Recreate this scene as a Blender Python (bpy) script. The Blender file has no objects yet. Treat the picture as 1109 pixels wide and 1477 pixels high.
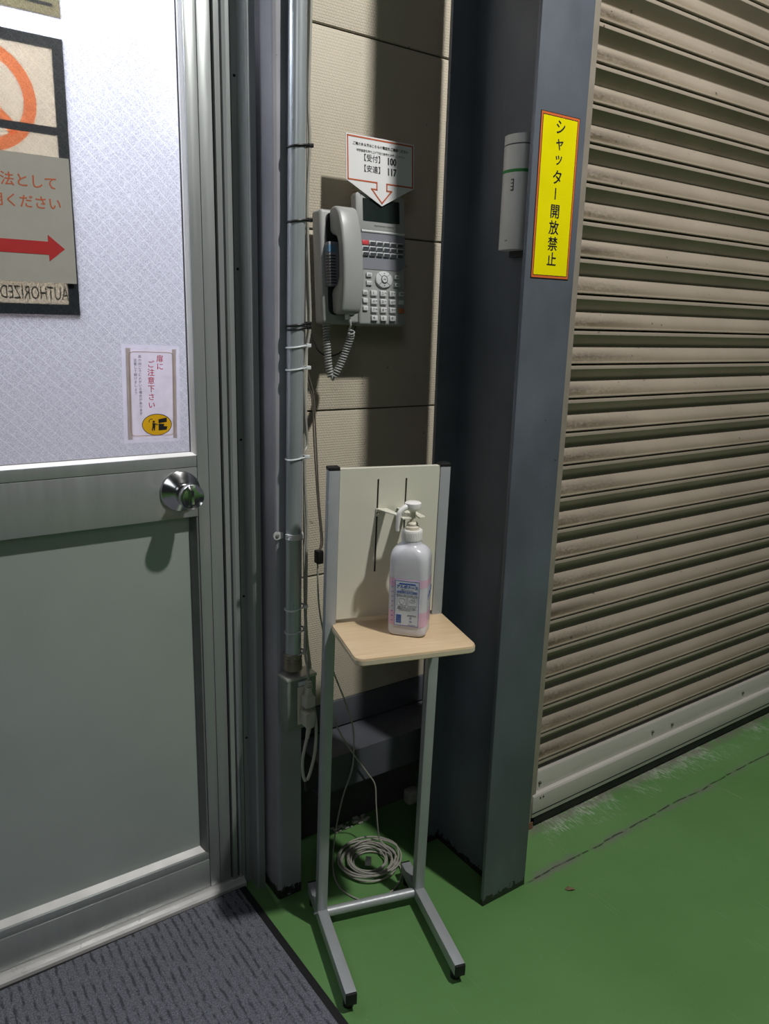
import bpy, bmesh, math, random
from mathutils import Matrix, Vector
random.seed(7)
S = bpy.context.scene
COL = S.collection

# ------------------------------------------------------------------ camera
def look(yaw, pitch, roll):
    cy, sy, cp, sp = math.cos(yaw), math.sin(yaw), math.cos(pitch), math.sin(pitch)
    f = Vector((sy * cp, cy * cp, -sp)); r = Vector((cy, -sy, 0)); d = f.cross(r)
    c, s = math.cos(roll), math.sin(roll)
    r2 = c * r + s * d; d2 = -s * r + c * d
    return Matrix((r2, -d2, -f)).transposed().to_4x4()
cd = bpy.data.cameras.new('camera'); cam = bpy.data.objects.new('camera', cd); COL.objects.link(cam)
cam.matrix_world = Matrix.Translation((0, 0, 1.275)) @ look(math.radians(35.1186), math.radians(13.8108), math.radians(-1.5377))
cd.sensor_fit = 'VERTICAL'; cd.sensor_height = 36; cd.lens = 1108.36 / 1477 * 36; cd.clip_start = .02
S.camera = cam

# ------------------------------------------------------------------ world, lamps, exposure
w = bpy.data.worlds.new('world'); S.world = w; w.use_nodes = True
w.node_tree.nodes['Background'].inputs[0].default_value = (.86, .94, 1, 1)
w.node_tree.nodes['Background'].inputs[1].default_value = .013
def lamp(name, typ, loc, energy, col=(1, 1, 1), target=None, **kw):
    l = bpy.data.lights.new(name, typ); l.energy = energy; l.color = col
    for k, v in kw.items(): setattr(l, k, v)
    o = bpy.data.objects.new(name, l); COL.objects.link(o); o.location = loc
    if target is not None:
        o.rotation_euler = (Vector(target) - Vector(loc)).to_track_quat('-Z', 'Y').to_euler()
    return o
lamp('hall_lamp', 'POINT', (1.24, -.06, 3.28), 166, (1, .98, .95), shadow_soft_size=.05)
lamp('far_hall_lamp', 'AREA', (-2.4, -3.2, 3.6), 10, (.93, .97, 1), target=(.6, 1.4, .9), shape='SQUARE', size=1.4)
lamp('vestibule_lamp', 'AREA', (.15, 1.83, 2.08), 33, (.82, .855, 1), target=(.4, 1.46, 1.60), shape='RECTANGLE', size=1.5, size_y=.2)
S.view_settings.view_transform = 'Standard'; S.view_settings.look = 'None'
S.view_settings.exposure = 0.52; S.view_settings.gamma = 1; S.view_settings.use_curve_mapping = False

# ------------------------------------------------------------------ materials
def lin(c):
    return tuple(((x / 255) / 12.92 if x / 255 <= .04045 else ((x / 255 + .055) / 1.055) ** 2.4) for x in c) + (1,)
class NT:
    def __init__(s, name):
        s.m = bpy.data.materials.new(name); s.m.use_nodes = True; s.t = s.m.node_tree; s.t.nodes.clear()
        s.out = s.n('ShaderNodeOutputMaterial')
    def n(s, typ, ins={}, **kw):
        nd = s.t.nodes.new(typ)
        for k, v in kw.items(): setattr(nd, k, v)
        for k, v in ins.items(): s.set(nd, k, v)
        return nd
    def set(s, nd, k, v):
        i = nd.inputs[k]
        if isinstance(v, bpy.types.NodeSocket): s.t.links.new(v, i)
        elif isinstance(v, bpy.types.Node): s.t.links.new(v.outputs[0], i)
        else: i.default_value = v
    def obj(s): return s.n('ShaderNodeTexCoord').outputs['Object']
    def pos(s): return s.n('ShaderNodeNewGeometry').outputs['Position']
    def noise(s, vec, scale, detail=4, rough=.55):
        return s.n('ShaderNodeTexNoise', {'Vector': vec, 'Scale': scale, 'Detail': detail, 'Roughness': rough}).outputs['Fac']
    def scale(s, vec, sc, loc=(0, 0, 0), rot=(0, 0, 0)):
        return s.n('ShaderNodeMapping', {'Vector': vec, 'Scale': sc, 'Location': loc, 'Rotation': rot}).outputs[0]
    def math(s, op, a, b=0.0, c=0.0, clamp=False):
        return s.n('ShaderNodeMath', {0: a, 1: b, 2: c}, operation=op, use_clamp=clamp).outputs[0]
    def ramp(s, v, lo, hi, a=0.0, b=1.0):
        return s.n('ShaderNodeMapRange', {0: v, 1: lo, 2: hi, 3: a, 4: b}, clamp=True).outputs[0]
    def mix(s, f, a, b): 
        nd = s.n('ShaderNodeMix', data_type='RGBA'); s.set(nd, 0, f); s.set(nd, 6, a); s.set(nd, 7, b); return nd.outputs[2]
    def xyz(s, vec): 
        o = s.n('ShaderNodeSeparateXYZ', {0: vec}).outputs; return o[0], o[1], o[2]
    def bump(s, h, strength, dist=.001): return s.n('ShaderNodeBump', {'Height': h, 'Strength': strength, 'Distance': dist}).outputs[0]
    def bsdf(s, **k):
        b = s.n('ShaderNodeBsdfPrincipled'); 
        for kk, v in k.items(): s.set(b, kk.replace('_', ' '), v)
        return b
    def done(s, sh): s.t.links.new(sh.outputs[0] if isinstance(sh, bpy.types.Node) else sh, s.out.inputs[0]); return s.m
MATS = {}
def M(name, col, rough=.5, metal=0., var=.12, vs=18., bump=.05, bs=220., coat=0., spec=.5, stretch=(1, 1, 1)):
    if name in MATS: return MATS[name]
    t = NT(name); v = t.scale(t.obj(), stretch)
    n = t.noise(v, vs); c = lin(col)
    base = t.mix(t.ramp(n, .3, .7), tuple(x * (1 - var) for x in c[:3]) + (1,), tuple(min(1, x * (1 + var)) for x in c[:3]) + (1,))
    b = t.bsdf(Base_Color=base, Roughness=t.ramp(t.noise(v, vs * 2.3), .3, .7, max(0, rough - .06), min(1, rough + .06)), Metallic=metal)
    t.set(b, 'Coat Weight', coat); t.set(b, 'Specular IOR Level', spec)
    if bump: t.set(b, 'Normal', t.bump(t.noise(v, bs), bump))
    MATS[name] = t.done(b); return MATS[name]
alu = M('aluminium', (160, 164, 163), .34, .42, .05, 6, .03, 300, stretch=(8, 1, .4))
alu_panel = M('aluminium_panel', (172, 180, 176), .38, .3, .05, 5, .03, 200)
alu_bright = M('aluminium_bright', (214, 213, 211), .32, .3, .06, 12, .03)
gasket = M('dark_gasket', (22, 22, 24), .7, 0, .1)
chrome = M('satin_chrome', (205, 205, 205), .16, 1, .03, 10, 0)
galv = M('galvanised_steel', (182, 190, 192), .32, .5, .16, 26, .08, 160, stretch=(1, 1, .12))
boxgrey = M('grey_box_paint', (128, 136, 128), .45, .25, .1, 30)
white_pl = M('white_plastic', (232, 230, 226), .35, 0, .03, 20, 0)
cream_pl = M('cream_plastic', (214, 206, 188), .45, 0, .05)
phone_grey = M('phone_grey', (158, 160, 158), .42, 0, .03, 12, .03, 600)
phone_mid = M('phone_mid_grey', (128, 130, 138), .45, 0, .04)
phone_dark = M('phone_dark', (42, 44, 46), .5, 0, .08)
key_pale = M('key_pale', (205, 208, 208), .4, 0, .03)
key_dark = M('key_dark', (66, 70, 74), .4, 0, .05)
key_red = M('key_red', (206, 70, 76), .4, 0, .04)
key_orange = M('key_orange', (188, 112, 66), .4, 0, .04)
screen = M('screen', (34, 44, 42), .12, 0, .05, 6, 0)
ink_black = M('ink_black', (20, 20, 22), .6, 0, .05)
ink_grey = M('ink_grey', (92, 94, 96), .6, 0, .05)
ink_red = M('ink_red', (196, 34, 48), .6, 0, .05)
ink_brown = M('ink_rust', (184, 90, 52), .6, 0, .05)
ink_blue = M('ink_blue', (38, 84, 170), .55, 0, .08)
ink_orange = M('ink_orange', (214, 104, 44), .6, 0, .05)
paper = M('white_card', (226, 226, 226), .38, 0, .02)
yellow = M('yellow_vinyl', (238, 226, 6), .28, 0, .05, 14, .12, 30)
green_band = M('green_band', (44, 150, 62), .4, 0, .04)
blue_sticker = M('blue_sticker', (86, 124, 156), .5)
tie_black = M('black_nylon', (14, 14, 15), .5)
tie_white = M('white_nylon', (206, 212, 212), .45)
cable_grey = M('cable_grey', (158, 156, 146), .5, 0, .06, 60)
cable_brown = M('cable_taupe', (104, 98, 90), .5, 0, .08, 60)
cord_ivory = M('cord_ivory', (186, 184, 170), .45, 0, .06, 40)
stand_grey = M('stand_silver', (168, 172, 174), .42, .3, .05, 25)
stand_board = M('stand_board', (214, 212, 196), .4, 0, .03, 10)
black_rubber = M('black_rubber', (16, 16, 17), .6)
rust = M('rust', (116, 84, 60), .8, 0, .3, 60)
debris = M('white_debris', (176, 176, 166), .8, 0, .2, 80)

def paint_steel(name, col, chip_h):
    t = NT(name); p = t.pos(); x, y, z = t.xyz(p)
    n = t.noise(p, 5, 5); n2 = t.noise(t.scale(p, (1, 1, .25)), 26, 5)
    c = lin(col); dk = tuple(v * .8 for v in c[:3]) + (1,); lt = tuple(v * 1.18 for v in c[:3]) + (1,)
    base = t.mix(t.ramp(n, .3, .7), dk, lt)
    base = t.mix(t.ramp(n2, .66, .74, 0, .18), base, lin((150, 152, 154)))
    chip = t.math('MULTIPLY', t.ramp(z, chip_h * .3, chip_h, 1, 0), 1.0)
    chipm = t.ramp(t.math('ADD', t.noise(p, 55, 6, .7), t.math('MULTIPLY', chip, .34)), .70, .73)
    base = t.mix(chipm, base, lin((26, 25, 26)))
    b = t.bsdf(Base_Color=base, Roughness=t.ramp(n2, .3, .7, .36, .52)); t.set(b, 'Normal', t.bump(t.noise(p, 90), .06))
    return t.done(b)
steel_blue = paint_steel('blue_grey_steel', (96, 102, 112), .03)
steel_dark = paint_steel('dark_grey_steel', (80, 82, 88), .03)
post_grey = paint_steel('grey_post_paint', (150, 149, 155), .045)

def siding_mat():
    t = NT('embossed_siding'); p = t.pos(); x, y, z = t.xyz(p)
    v = t.n('ShaderNodeCombineXYZ', {0: x, 1: z}).outputs[0]
    br = t.n('ShaderNodeTexBrick', {'Vector': v, 'Scale': 1.0, 'Mortar Size': .0011, 'Mortar Smooth': .6, 'Brick Width': .0068, 'Row Height': .0056, 'Bias': 0.0}, offset=.5)
    n = t.noise(p, 7); c = lin((186, 177, 158))
    base = t.mix(t.ramp(n, .3, .7), tuple(q * .94 for q in c[:3]) + (1,), tuple(q * 1.05 for q in c[:3]) + (1,))
    base = t.mix(t.ramp(t.noise(p, 60, 2), .72, .76, 0, .7), base, lin((120, 112, 96)))
    b = t.bsdf(Base_Color=base, Roughness=.5); t.set(b, 'Normal', t.bump(t.math('SUBTRACT', 1.0, br.outputs['Fac']), .55, .0012))
    return t.done(b)
siding = siding_mat()
seam_dark = M('seam_dark_steel', (62, 60, 50), .7)  # dark tone of the seams between siding panels

def floor_mat():
    t = NT('green_floor_paint'); p = t.pos(); x, y, z = t.xyz(p)
    n = t.noise(p, 2.2, 6); n2 = t.noise(p, 30, 6, .65); n3 = t.noise(p, 160, 3)
    base = t.mix(t.ramp(n, .3, .7), lin((88, 130, 74)), lin((100, 142, 86)))
    base = t.mix(t.ramp(n2, .62, .8, 0, .35), base, lin((74, 122, 70)))
    # crack line that runs level with the column front
    off = t.math('MULTIPLY', t.math('SUBTRACT', t.noise(t.scale(p, (1, 0, 0)), 6, 4), .5), .03)
    d = t.math('ABSOLUTE', t.math('SUBTRACT', t.math('ADD', y, off), 1.066))
    patch = t.ramp(t.noise(t.scale(p, (1, 1, 1), loc=(3, 1, 0)), 7, 3, .6), .44, .58)
    lim = t.ramp(x, 1.17, 1.22)
    wear = t.math('MULTIPLY', t.ramp(d, .004, .028, 1, 0), lim)
    wm = t.math('MULTIPLY', t.ramp(t.math('ADD', t.noise(t.scale(p, (.6, 1, 1)), 60, 6, .75), t.math('MULTIPLY', wear, .22)), .54, .66), wear)
    base = t.mix(t.math('MULTIPLY', t.math('MULTIPLY', wm, patch), .85), base, lin((112, 114, 104)))
    cr = t.math('MULTIPLY', t.ramp(d, .0012, .0035, 1, 0), t.math('MULTIPLY', lim, t.ramp(n2, .42, .5)))
    base = t.mix(t.math('MULTIPLY', cr, .8), base, lin((30, 42, 26)))
    # scraped paint along the shutter
    sc = t.math('MULTIPLY', t.ramp(y, 1.06, 1.2), t.ramp(x, 1.28, 1.36))
    sn = t.noise(t.scale(p, (9, 1.6, 1), rot=(0, 0, .5)), 22, 5, .7)
    sm = t.ramp(t.math('ADD', sn, t.math('MULTIPLY', sc, .2)), .64, .70)
    base = t.mix(t.math('MULTIPLY', t.math('MULTIPLY', sm, sc), t.math('MULTIPLY', patch, .85)), base, lin((178, 188, 170)))
    edge = t.math('MULTIPLY', t.ramp(y, 1.17, 1.2), t.math('MULTIPLY', t.ramp(y, 1.24, 1.26, 1, 0), t.ramp(x, 1.28, 1.34)))
    base = t.mix(t.math('MULTIPLY', edge, t.ramp(n2, .42, .55, .25, .9)), base, lin((118, 116, 104)))
    # long faint scratches and specks
    s2 = t.noise(t.scale(p, (40, 1.4, 1), rot=(0, 0, .7)), 3, 3, .6)
    base = t.mix(t.ramp(s2, .67, .70, 0, .3), base, lin((140, 168, 132)))
    base = t.mix(t.ramp(n3, .70, .74, 0, .6), base, lin((150, 160, 138)))
    b = t.bsdf(Base_Color=base, Roughness=t.ramp(n2, .3, .7, .3, .44)); t.set(b, 'Normal', t.bump(t.noise(p, 14, 3), .08, .004))
    return t.done(b)
floor_m = floor_mat()

def shutter_mat():
    t = NT('beige_shutter_paint'); p = t.pos(); o = t.obj(); x, y, z = t.xyz(o); px, py, pz = t.xyz(p)
    n = t.noise(p, 6, 5)
    base = t.mix(t.ramp(n, .3, .7), lin((148, 138, 124)), lin((160, 149, 134)))
    soot = t.noise(t.scale(p, (1, 1, 2.2)), 90, 7, .8); big = t.noise(t.scale(p, (1, 1, 12)), 4, 3)
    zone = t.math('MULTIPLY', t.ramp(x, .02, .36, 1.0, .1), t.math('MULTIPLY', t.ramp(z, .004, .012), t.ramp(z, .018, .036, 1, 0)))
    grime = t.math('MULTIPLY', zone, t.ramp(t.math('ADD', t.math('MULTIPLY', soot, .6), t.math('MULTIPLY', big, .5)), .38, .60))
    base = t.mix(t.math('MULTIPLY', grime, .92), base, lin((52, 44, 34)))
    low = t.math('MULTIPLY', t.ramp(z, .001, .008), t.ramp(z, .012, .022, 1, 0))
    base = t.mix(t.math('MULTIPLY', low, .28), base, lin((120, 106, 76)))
    base = t.mix(t.ramp(t.noise(p, 70, 2), .73, .75, 0, .8), base, lin((52, 46, 40)))
    b = t.bsdf(Base_Color=base, Roughness=.3); return t.done(b)
shutter_m = shutter_mat()
shutter_bar = M('shutter_bar', (186, 182, 174), .4, .1, .08, 9, .04, stretch=(.3, 1, 3))
guide_m = M('guide_rail_beige', (144, 136, 124), .45, .1, .1, 20)

def wood_mat():
    t = NT('pale_wood_laminate'); o = t.obj()
    n = t.noise(t.scale(o, (3, 40, 3)), 6, 5, .6); n2 = t.noise(t.scale(o, (1, 9, 1)), 5, 3)
    base = t.mix(t.ramp(n, .3, .7), lin((204, 178, 142)), lin((216, 193, 158)))
    base = t.mix(t.ramp(n2, .5, .7, 0, .4), base, lin((198, 170, 132)))
    return t.done(t.bsdf(Base_Color=base, Roughness=.36))
wood = wood_mat()
wood_edge = M('wood_edge_band', (212, 200, 172), .3, 0, .03)

def mat_carpet():
    t = NT('ribbed_carpet'); p = t.pos(); x, y, z = t.xyz(p)
    f = t.noise(p, 340, 4, .9); g = t.noise(t.scale(p, (2.4, 1, 1)), 42, 4, .7)
    rib = t.math('SINE', t.math('MULTIPLY', t.math('ADD', x, t.math('MULTIPLY', t.noise(p, 40, 4), .009)), 2 * math.pi / .017))
    groove = t.math('MULTIPLY', t.ramp(rib, -.1, -.9), t.ramp(g, .42, .56))
    k = t.math('MULTIPLY', t.ramp(f, .36, .64, .12, 1.0), t.math('SUBTRACT', 1.0, t.math('MULTIPLY', groove, .85)))
    base = t.mix(k, lin((24, 26, 36)), lin((206, 210, 226)))
    b = t.bsdf(Base_Color=base, Roughness=.95); t.set(b, 'Normal', t.bump(k, .9, .004)); return t.done(b)
carpet = mat_carpet()

def pane_mat():
    t = NT('frosted_wired_glass'); p = t.pos(); x, y, z = t.xyz(p)
    k = 2 * math.pi / .0235
    a = t.math('SINE', t.math('MULTIPLY', t.math('ADD', x, z), k)); b = t.math('SINE', t.math('MULTIPLY', t.math('SUBTRACT', x, z), k))
    wire = t.math('MAXIMUM', t.ramp(a, .975, .995), t.math('MULTIPLY', t.ramp(b, .975, .995), .6))
    g = t.noise(p, 620, 3, .75)
    colr = t.mix(t.ramp(g, .36, .64), (.42, .42, .46, 1), (.86, .86, .88, 1))
    colr = t.mix(t.math('MULTIPLY', wire, .75), colr, (.97, .97, .98, 1))
    nb = t.bump(g, .6, .001)
    tl = t.n('ShaderNodeBsdfTranslucent', {'Color': colr, 'Normal': nb}); tp = t.n('ShaderNodeBsdfTransparent', {'Color': t.mix(wire, (.72, .72, .73, 1), (.5, .52, .5, 1))})
    gl = t.n('ShaderNodeBsdfGlossy', {'Roughness': .3, 'Normal': nb})
    m1 = t.n('ShaderNodeMixShader', {0: .58, 1: tl, 2: tp}); m2 = t.n('ShaderNodeMixShader', {0: .05, 1: m1, 2: gl})
    return t.done(m2)
pane_m = pane_mat()
_t = NT('clear_glass_face'); clear_m = _t.done(_t.n('ShaderNodeMixShader', {0: .04, 1: _t.n('ShaderNodeBsdfTransparent', {'Color': (.97, .98, .98, 1)}), 2: _t.n('ShaderNodeBsdfGlossy', {'Roughness': .12})}))
def translucent(name, col, f=.5, tcol=None):
    t = NT(name); n = t.noise(t.obj(), 40, 3); c = lin(col)
    cc = t.mix(t.ramp(n, .3, .7), tuple(q * .94 for q in c[:3]) + (1,), c)
    d = t.n('ShaderNodeBsdfDiffuse', {'Color': cc}); l = t.n('ShaderNodeBsdfTranslucent', {'Color': lin(tcol) if tcol else cc})
    m = t.n('ShaderNodeMixShader', {0: f, 1: d, 2: l}); g = t.n('ShaderNodeBsdfGlossy', {'Roughness': .25})
    fr = t.n('ShaderNodeFresnel', {'IOR': 1.4}); return t.done(t.n('ShaderNodeMixShader', {0: fr, 1: m, 2: g}))
def backlit(name, col, clear):
    t = NT(name); n = t.noise(t.obj(), 50, 3); c = lin(col); cc = t.mix(t.ramp(n, .3, .7), tuple(q * .95 for q in c[:3]) + (1,), c)
    m = t.n('ShaderNodeMixShader', {0: .6, 1: t.n('ShaderNodeBsdfDiffuse', {'Color': cc}), 2: t.n('ShaderNodeBsdfTranslucent', {'Color': cc})})
    return t.done(t.n('ShaderNodeMixShader', {0: clear, 1: m, 2: t.n('ShaderNodeBsdfTransparent', {'Color': cc})}))
sticker_m = backlit('backlit_sticker_paper', (252, 249, 251), .5)
laminate_m = backlit('laminate_edge', (252, 250, 254), .72)
tape_m = backlit('grey_tape', (226, 221, 214), .55)
sign_cream = translucent('sign_cream', (250, 240, 220), .78)
sign_frame = translucent('sign_navy_frame', (52, 66, 78), .5)
sign_green = translucent('sign_olive', (200, 192, 160), .7)
def film(name, col):
    t = NT(name); n = t.noise(t.obj(), 60, 3); c = lin(col)
    return t.done(t.n('ShaderNodeBsdfTransparent', {'Color': t.mix(t.ramp(n, .3, .7), tuple(q * .92 for q in c[:3]) + (1,), c)}))
sign_ring = film('orange_ink_film', (250, 196, 160)); letter_film = film('dark_ink_film', (84, 104, 96))
note_m = translucent('notice_paper', (196, 193, 184), .25)
bottle_m = translucent('milky_bottle', (244, 244, 250), .3)
label_pink = translucent('label_pink', (246, 206, 228), .2)
label_white = translucent('label_white', (232, 232, 238), .2)
label_blue = translucent('label_panel', (226, 232, 242), .1)
board_white = M('outside_wall_white', (226, 224, 228), .8, 0, .04, 3)

# ------------------------------------------------------------------ mesh helpers
class MB:
    def __init__(s): s.bm = bmesh.new()
    def add(s, bm2, mat=None):
        if mat is not None: bmesh.ops.transform(bm2, matrix=mat, verts=bm2.verts)
        me = bpy.data.meshes.new('t'); bm2.to_mesh(me); bm2.free(); s.bm.from_mesh(me); bpy.data.meshes.remove(me); return s
    def box(s, a, b, r=0, seg=2, mat=None):
        m = bmesh.new(); bmesh.ops.create_cube(m, size=1)
        c = [(a[i] + b[i]) / 2 for i in range(3)]; d = [abs(b[i] - a[i]) for i in range(3)]
        for v in m.verts: v.co = Vector((c[0] + v.co.x * d[0], c[1] + v.co.y * d[1], c[2] + v.co.z * d[2]))
        if r: bmesh.ops.bevel(m, geom=m.edges[:], offset=min(r, min(d) * .49), segments=seg, affect='EDGES', profile=.5)
        return s.add(m, mat)
    def prism(s, pts, axis, a, b, r=0, mat=None):
        """pts: 2-D outline; axis 'x': pts=(y,z); 'y': (x,z); 'z': (x,y)"""
        m = bmesh.new()
        f = {'x': lambda p, t: (t, p[0], p[1]), 'y': lambda p, t: (p[0], t, p[1]), 'z': lambda p, t: (p[0], p[1], t)}[axis]
        A = [m.verts.new(f(p, a)) for p in pts]; B = [m.verts.new(f(p, b)) for p in pts]; n = len(pts)
        m.faces.new(A); m.faces.new(B[::-1])
        for i in range(n): m.faces.new((A[i], B[i], B[(i + 1) % n], A[(i + 1) % n]))
        bmesh.ops.recalc_face_normals(m, faces=m.faces)
        if r: bmesh.ops.bevel(m, geom=[e for e in m.edges if e.calc_face_angle(0) > .5], offset=r, segments=2, affect='EDGES', profile=.5)
        return s.add(m, mat)
    def tube(s, pts, r, seg=10, closed=False, smooth_n=0, mat=None):
        P = [Vector(p) for p in pts]
        if smooth_n:
            if isinstance(r, (list, tuple)):
                n0 = len(r); r = [r[min(i // smooth_n, n0 - 2)] * (1 - f) + r[min(i // smooth_n, n0 - 2) + 1] * f for i in range((n0 - 1) * smooth_n + 1) for f in [i / smooth_n - min(i // smooth_n, n0 - 2)]]
            P = spline(P, smooth_n, closed)
        m = bmesh.new(); rings = []; n = len(P); N = None
        for i, p in enumerate(P):
            a = P[i - 1] if (i or closed) else P[0]; b = P[(i + 1) % n] if (i < n - 1 or closed) else P[-1]
            T = (b - a).normalized()
            if N is None: N = T.orthogonal().normalized()
            N = (N - T * N.dot(T)); N = N.normalized() if N.length > 1e-6 else T.orthogonal().normalized()
            Bn = T.cross(N); rr = r[i] if isinstance(r, (list, tuple)) else r
            rings.append([m.verts.new(p + rr * (math.cos(2 * math.pi * k / seg) * N + math.sin(2 * math.pi * k / seg) * Bn)) for k in range(seg)])
        for i in range(n if closed else n - 1):
            A, B = rings[i], rings[(i + 1) % n]
            for k in range(seg): m.faces.new((A[k], A[(k + 1) % seg], B[(k + 1) % seg], B[k]))
        if not closed: m.faces.new(rings[0][::-1]); m.faces.new(rings[-1])
        return s.add(m, mat)
    def lathe(s, prof, seg=32, mat=None, cap=True):
        """prof: (radius, z)"""
        m = bmesh.new(); R = [[m.verts.new((r * math.cos(2 * math.pi * k / seg), r * math.sin(2 * math.pi * k / seg), z)) for k in range(seg)] for r, z in prof]
        for A, B in zip(R, R[1:]):
            for k in range(seg): m.faces.new((A[k], A[(k + 1) % seg], B[(k + 1) % seg], B[k]))
        if cap: m.faces.new(R[0][::-1]); m.faces.new(R[-1])
        return s.add(m, mat)
    def loft(s, rings, cap=True, mat=None):
        m = bmesh.new(); R = [[m.verts.new(p) for p in ring] for ring in rings]; n = len(R[0])
        for A, B in zip(R, R[1:]):
            for k in range(n): m.faces.new((A[k], A[(k + 1) % n], B[(k + 1) % n], B[k]))
        if cap: m.faces.new(R[0][::-1]); m.faces.new(R[-1])
        return s.add(m, mat)
    def obj(s, name, material, parent=None, smooth=35, loc=None, fix=True):
        if fix: bmesh.ops.recalc_face_normals(s.bm, faces=s.bm.faces)
        me = bpy.data.meshes.new(name); s.bm.to_mesh(me); s.bm.free()
        me.materials.append(material)
        if smooth:
            me.polygons.foreach_set('use_smooth', [True] * len(me.polygons)); me.set_sharp_from_angle(angle=math.radians(smooth))
        return link(name, me, parent, loc)
def link(name, me, parent=None, loc=None):
    o = bpy.data.objects.new(name, me); COL.objects.link(o)
    if parent is not None: o.parent = parent
    if loc is not None: o.location = loc
    return o
def spline(P, n, closed=False):
    out = []; m = len(P)
    for i in range(m if closed else m - 1):
        p0 = P[i - 1] if (i or closed) else P[0]; p1 = P[i]; p2 = P[(i + 1) % m]; p3 = P[(i + 2) % m] if (i + 2 < m or closed) else P[-1]
        for k in range(n):
            t = k / n
            out.append(.5 * ((2 * p1) + (p2 - p0) * t + (2 * p0 - 5 * p1 + 4 * p2 - p3) * t * t + (3 * p1 - p0 - 3 * p2 + p3) * t ** 3))
    if not closed: out.append(P[-1])
    return out
def box(name, a, b, mat, parent=None, r=0, seg=2): return MB().box(a, b, r, seg).obj(name, mat, parent)
def empty(name, loc=(0, 0, 0), rot=(0, 0, 0)):
    o = bpy.data.objects.new(name, None); COL.objects.link(o); o.location = loc; o.rotation_euler = rot; o.empty_display_size = .05; return o
def tag(o, label, cat, group=None):
    o['label'] = label; o['category'] = cat
    if group: o['group'] = group
    return o
def struct(o, label=None):
    o['kind'] = 'structure'
    if label: o['label'] = label
    return o
def rrect(w_, h_, r, n=5, cx=0, cy=0):
    pts = []
    for sx, sy, a0 in ((1, 1, 0), (-1, 1, 90), (-1, -1, 180), (1, -1, 270)):
        for k in range(n + 1):
            a = math.radians(a0 + 90 * k / n); pts.append((cx + sx * (w_ / 2 - r) + r * math.cos(a), cy + sy * (h_ / 2 - r) + r * math.sin(a)))
    return pts
def frame2d(mb, x0, x1, z0, z1, t, y0, y1):
    mb.box((x0, y0, z0), (x0 + t, y1, z1)); mb.box((x1 - t, y0, z0), (x1, y1, z1))
    mb.box((x0 + t, y0, z0), (x1 - t, y1, z0 + t)); mb.box((x0 + t, y0, z1 - t), (x1 - t, y1, z1)); return mb
FRONT = Matrix.Rotation(math.pi / 2, 4, 'X')          # text plane turned to face -Y
def text_bm(mb, s, x, y, size, M4, bold=0., sx=1., align='CENTER', rot=0.):
    c = bpy.data.curves.new('t', 'FONT'); c.body = s; c.size = size; c.align_x = align; c.align_y = 'CENTER'
    c.extrude = .00012; c.resolution_u = 2
    o = bpy.data.objects.new('t', c); COL.objects.link(o)
    bpy.context.view_layer.update(); dg = bpy.context.evaluated_depsgraph_get()
    me = bpy.data.meshes.new_from_object(o.evaluated_get(dg)); m = bmesh.new(); m.from_mesh(me)
    bpy.data.objects.remove(o); bpy.data.curves.remove(c); bpy.data.meshes.remove(me)
    base = m; b = bold * size
    for k, (dx, dy) in enumerate(((0, 0), (b, 0), (-b, 0), (0, b * .7), (0, -b * .7)) if bold > 0 else ((0, 0),)):   # stroke weight
        mb.add(base.copy(), M4 @ Matrix.Translation((x + dx, y + dy, k * .00001)) @ Matrix.Rotation(rot, 4, 'Z') @ Matrix.Diagonal((sx, 1, 1, 1)))
    base.free()
def vtext(mb, s, x, ytop, size, pitch, M4, bold=0., sx=1.):
    for i, ch in enumerate(s):
        text_bm(mb, '|' if ch == '|' else ch, x, ytop - i * pitch, size, M4, bold, sx, rot=math.pi / 2 if ch == 'ー' else 0)

# ================================================================== SETTING
struct(box('floor', (-4, -5, -.06), (5, 1.62, 0), floor_m), 'green painted concrete floor with worn crack line')

# ---- siding wall behind the phone
wall = struct(box('wall_back', (.735, 1.492, .361), (1.62, 1.56, 2.62), seam_dark), 'cream embossed metal siding wall with dark seams')
for z0, z1 in ((.361, .699), (.699, 1.0828), (1.0828, 1.463), (1.463, 1.8495), (1.8495, 2.233), (2.233, 2.616)):
    mb = MB(); h = z1 - z0 - .009
    mb.prism([(1.4955, z0), (1.4955, z0 + h + .006), (1.490, z0 + h + .006), (1.4875, z0 + h), (1.4875, z0 + .002), (1.4895, z0)], 'x', .735, 1.62)
    mb.obj('siding_panel', siding, wall)
struct(box('trim_1', (.735, 1.484, .290), (1.62, 1.56, .361), steel_dark, None, .002), 'blue grey steel strip under the siding')
struct(box('wall_base', (.735, 1.492, 0), (1.62, 1.56, .29), M('dark_concrete', (66, 66, 66), .85, 0, .2, 14)), 'dark low wall under the siding')
struct(box('wall_over', (-1.2, 1.47, 2.12), (.735, 1.56, 2.62), siding), 'siding above the door')
struct(box('wall_left', (-3.2, 1.44, 0), (-.34, 1.56, 2.62), siding), 'siding left of the door')
g = tag(empty('steel_girt', (1.12, 1.43, .197)), 'dark steel channel rail running low along the wall behind the stand', 'rail')
MB().prism([(1.373, .197), (1.373, .286), (1.486, .286), (1.486, .281), (1.378, .281), (1.378, .197)], 'x', .80, 1.62).obj('channel', steel_dark, g, 30).location = (-1.12, -1.43, -.197)
MB().box((.80, 1.378, .197), (1.62, 1.40, .201)).obj('channel_lip', steel_dark, g).location = (-1.12, -1.43, -.197)
tag(box('concrete_chip', (1.128, 1.452, .0), (1.168, 1.482, .042), debris, None, .008), 'small pale block on the floor in the dark corner behind the stand', 'block')
mb = MB()
for i in range(26):
    x = random.uniform(.90, 1.02); yy = random.uniform(1.462, 1.488); s_ = random.uniform(.003, .009)
    mb.box((x - s_, yy - s_ * .5, 0), (x + s_, yy + s_ * .5, s_ * .9), s_ * .3, 1)
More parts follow.
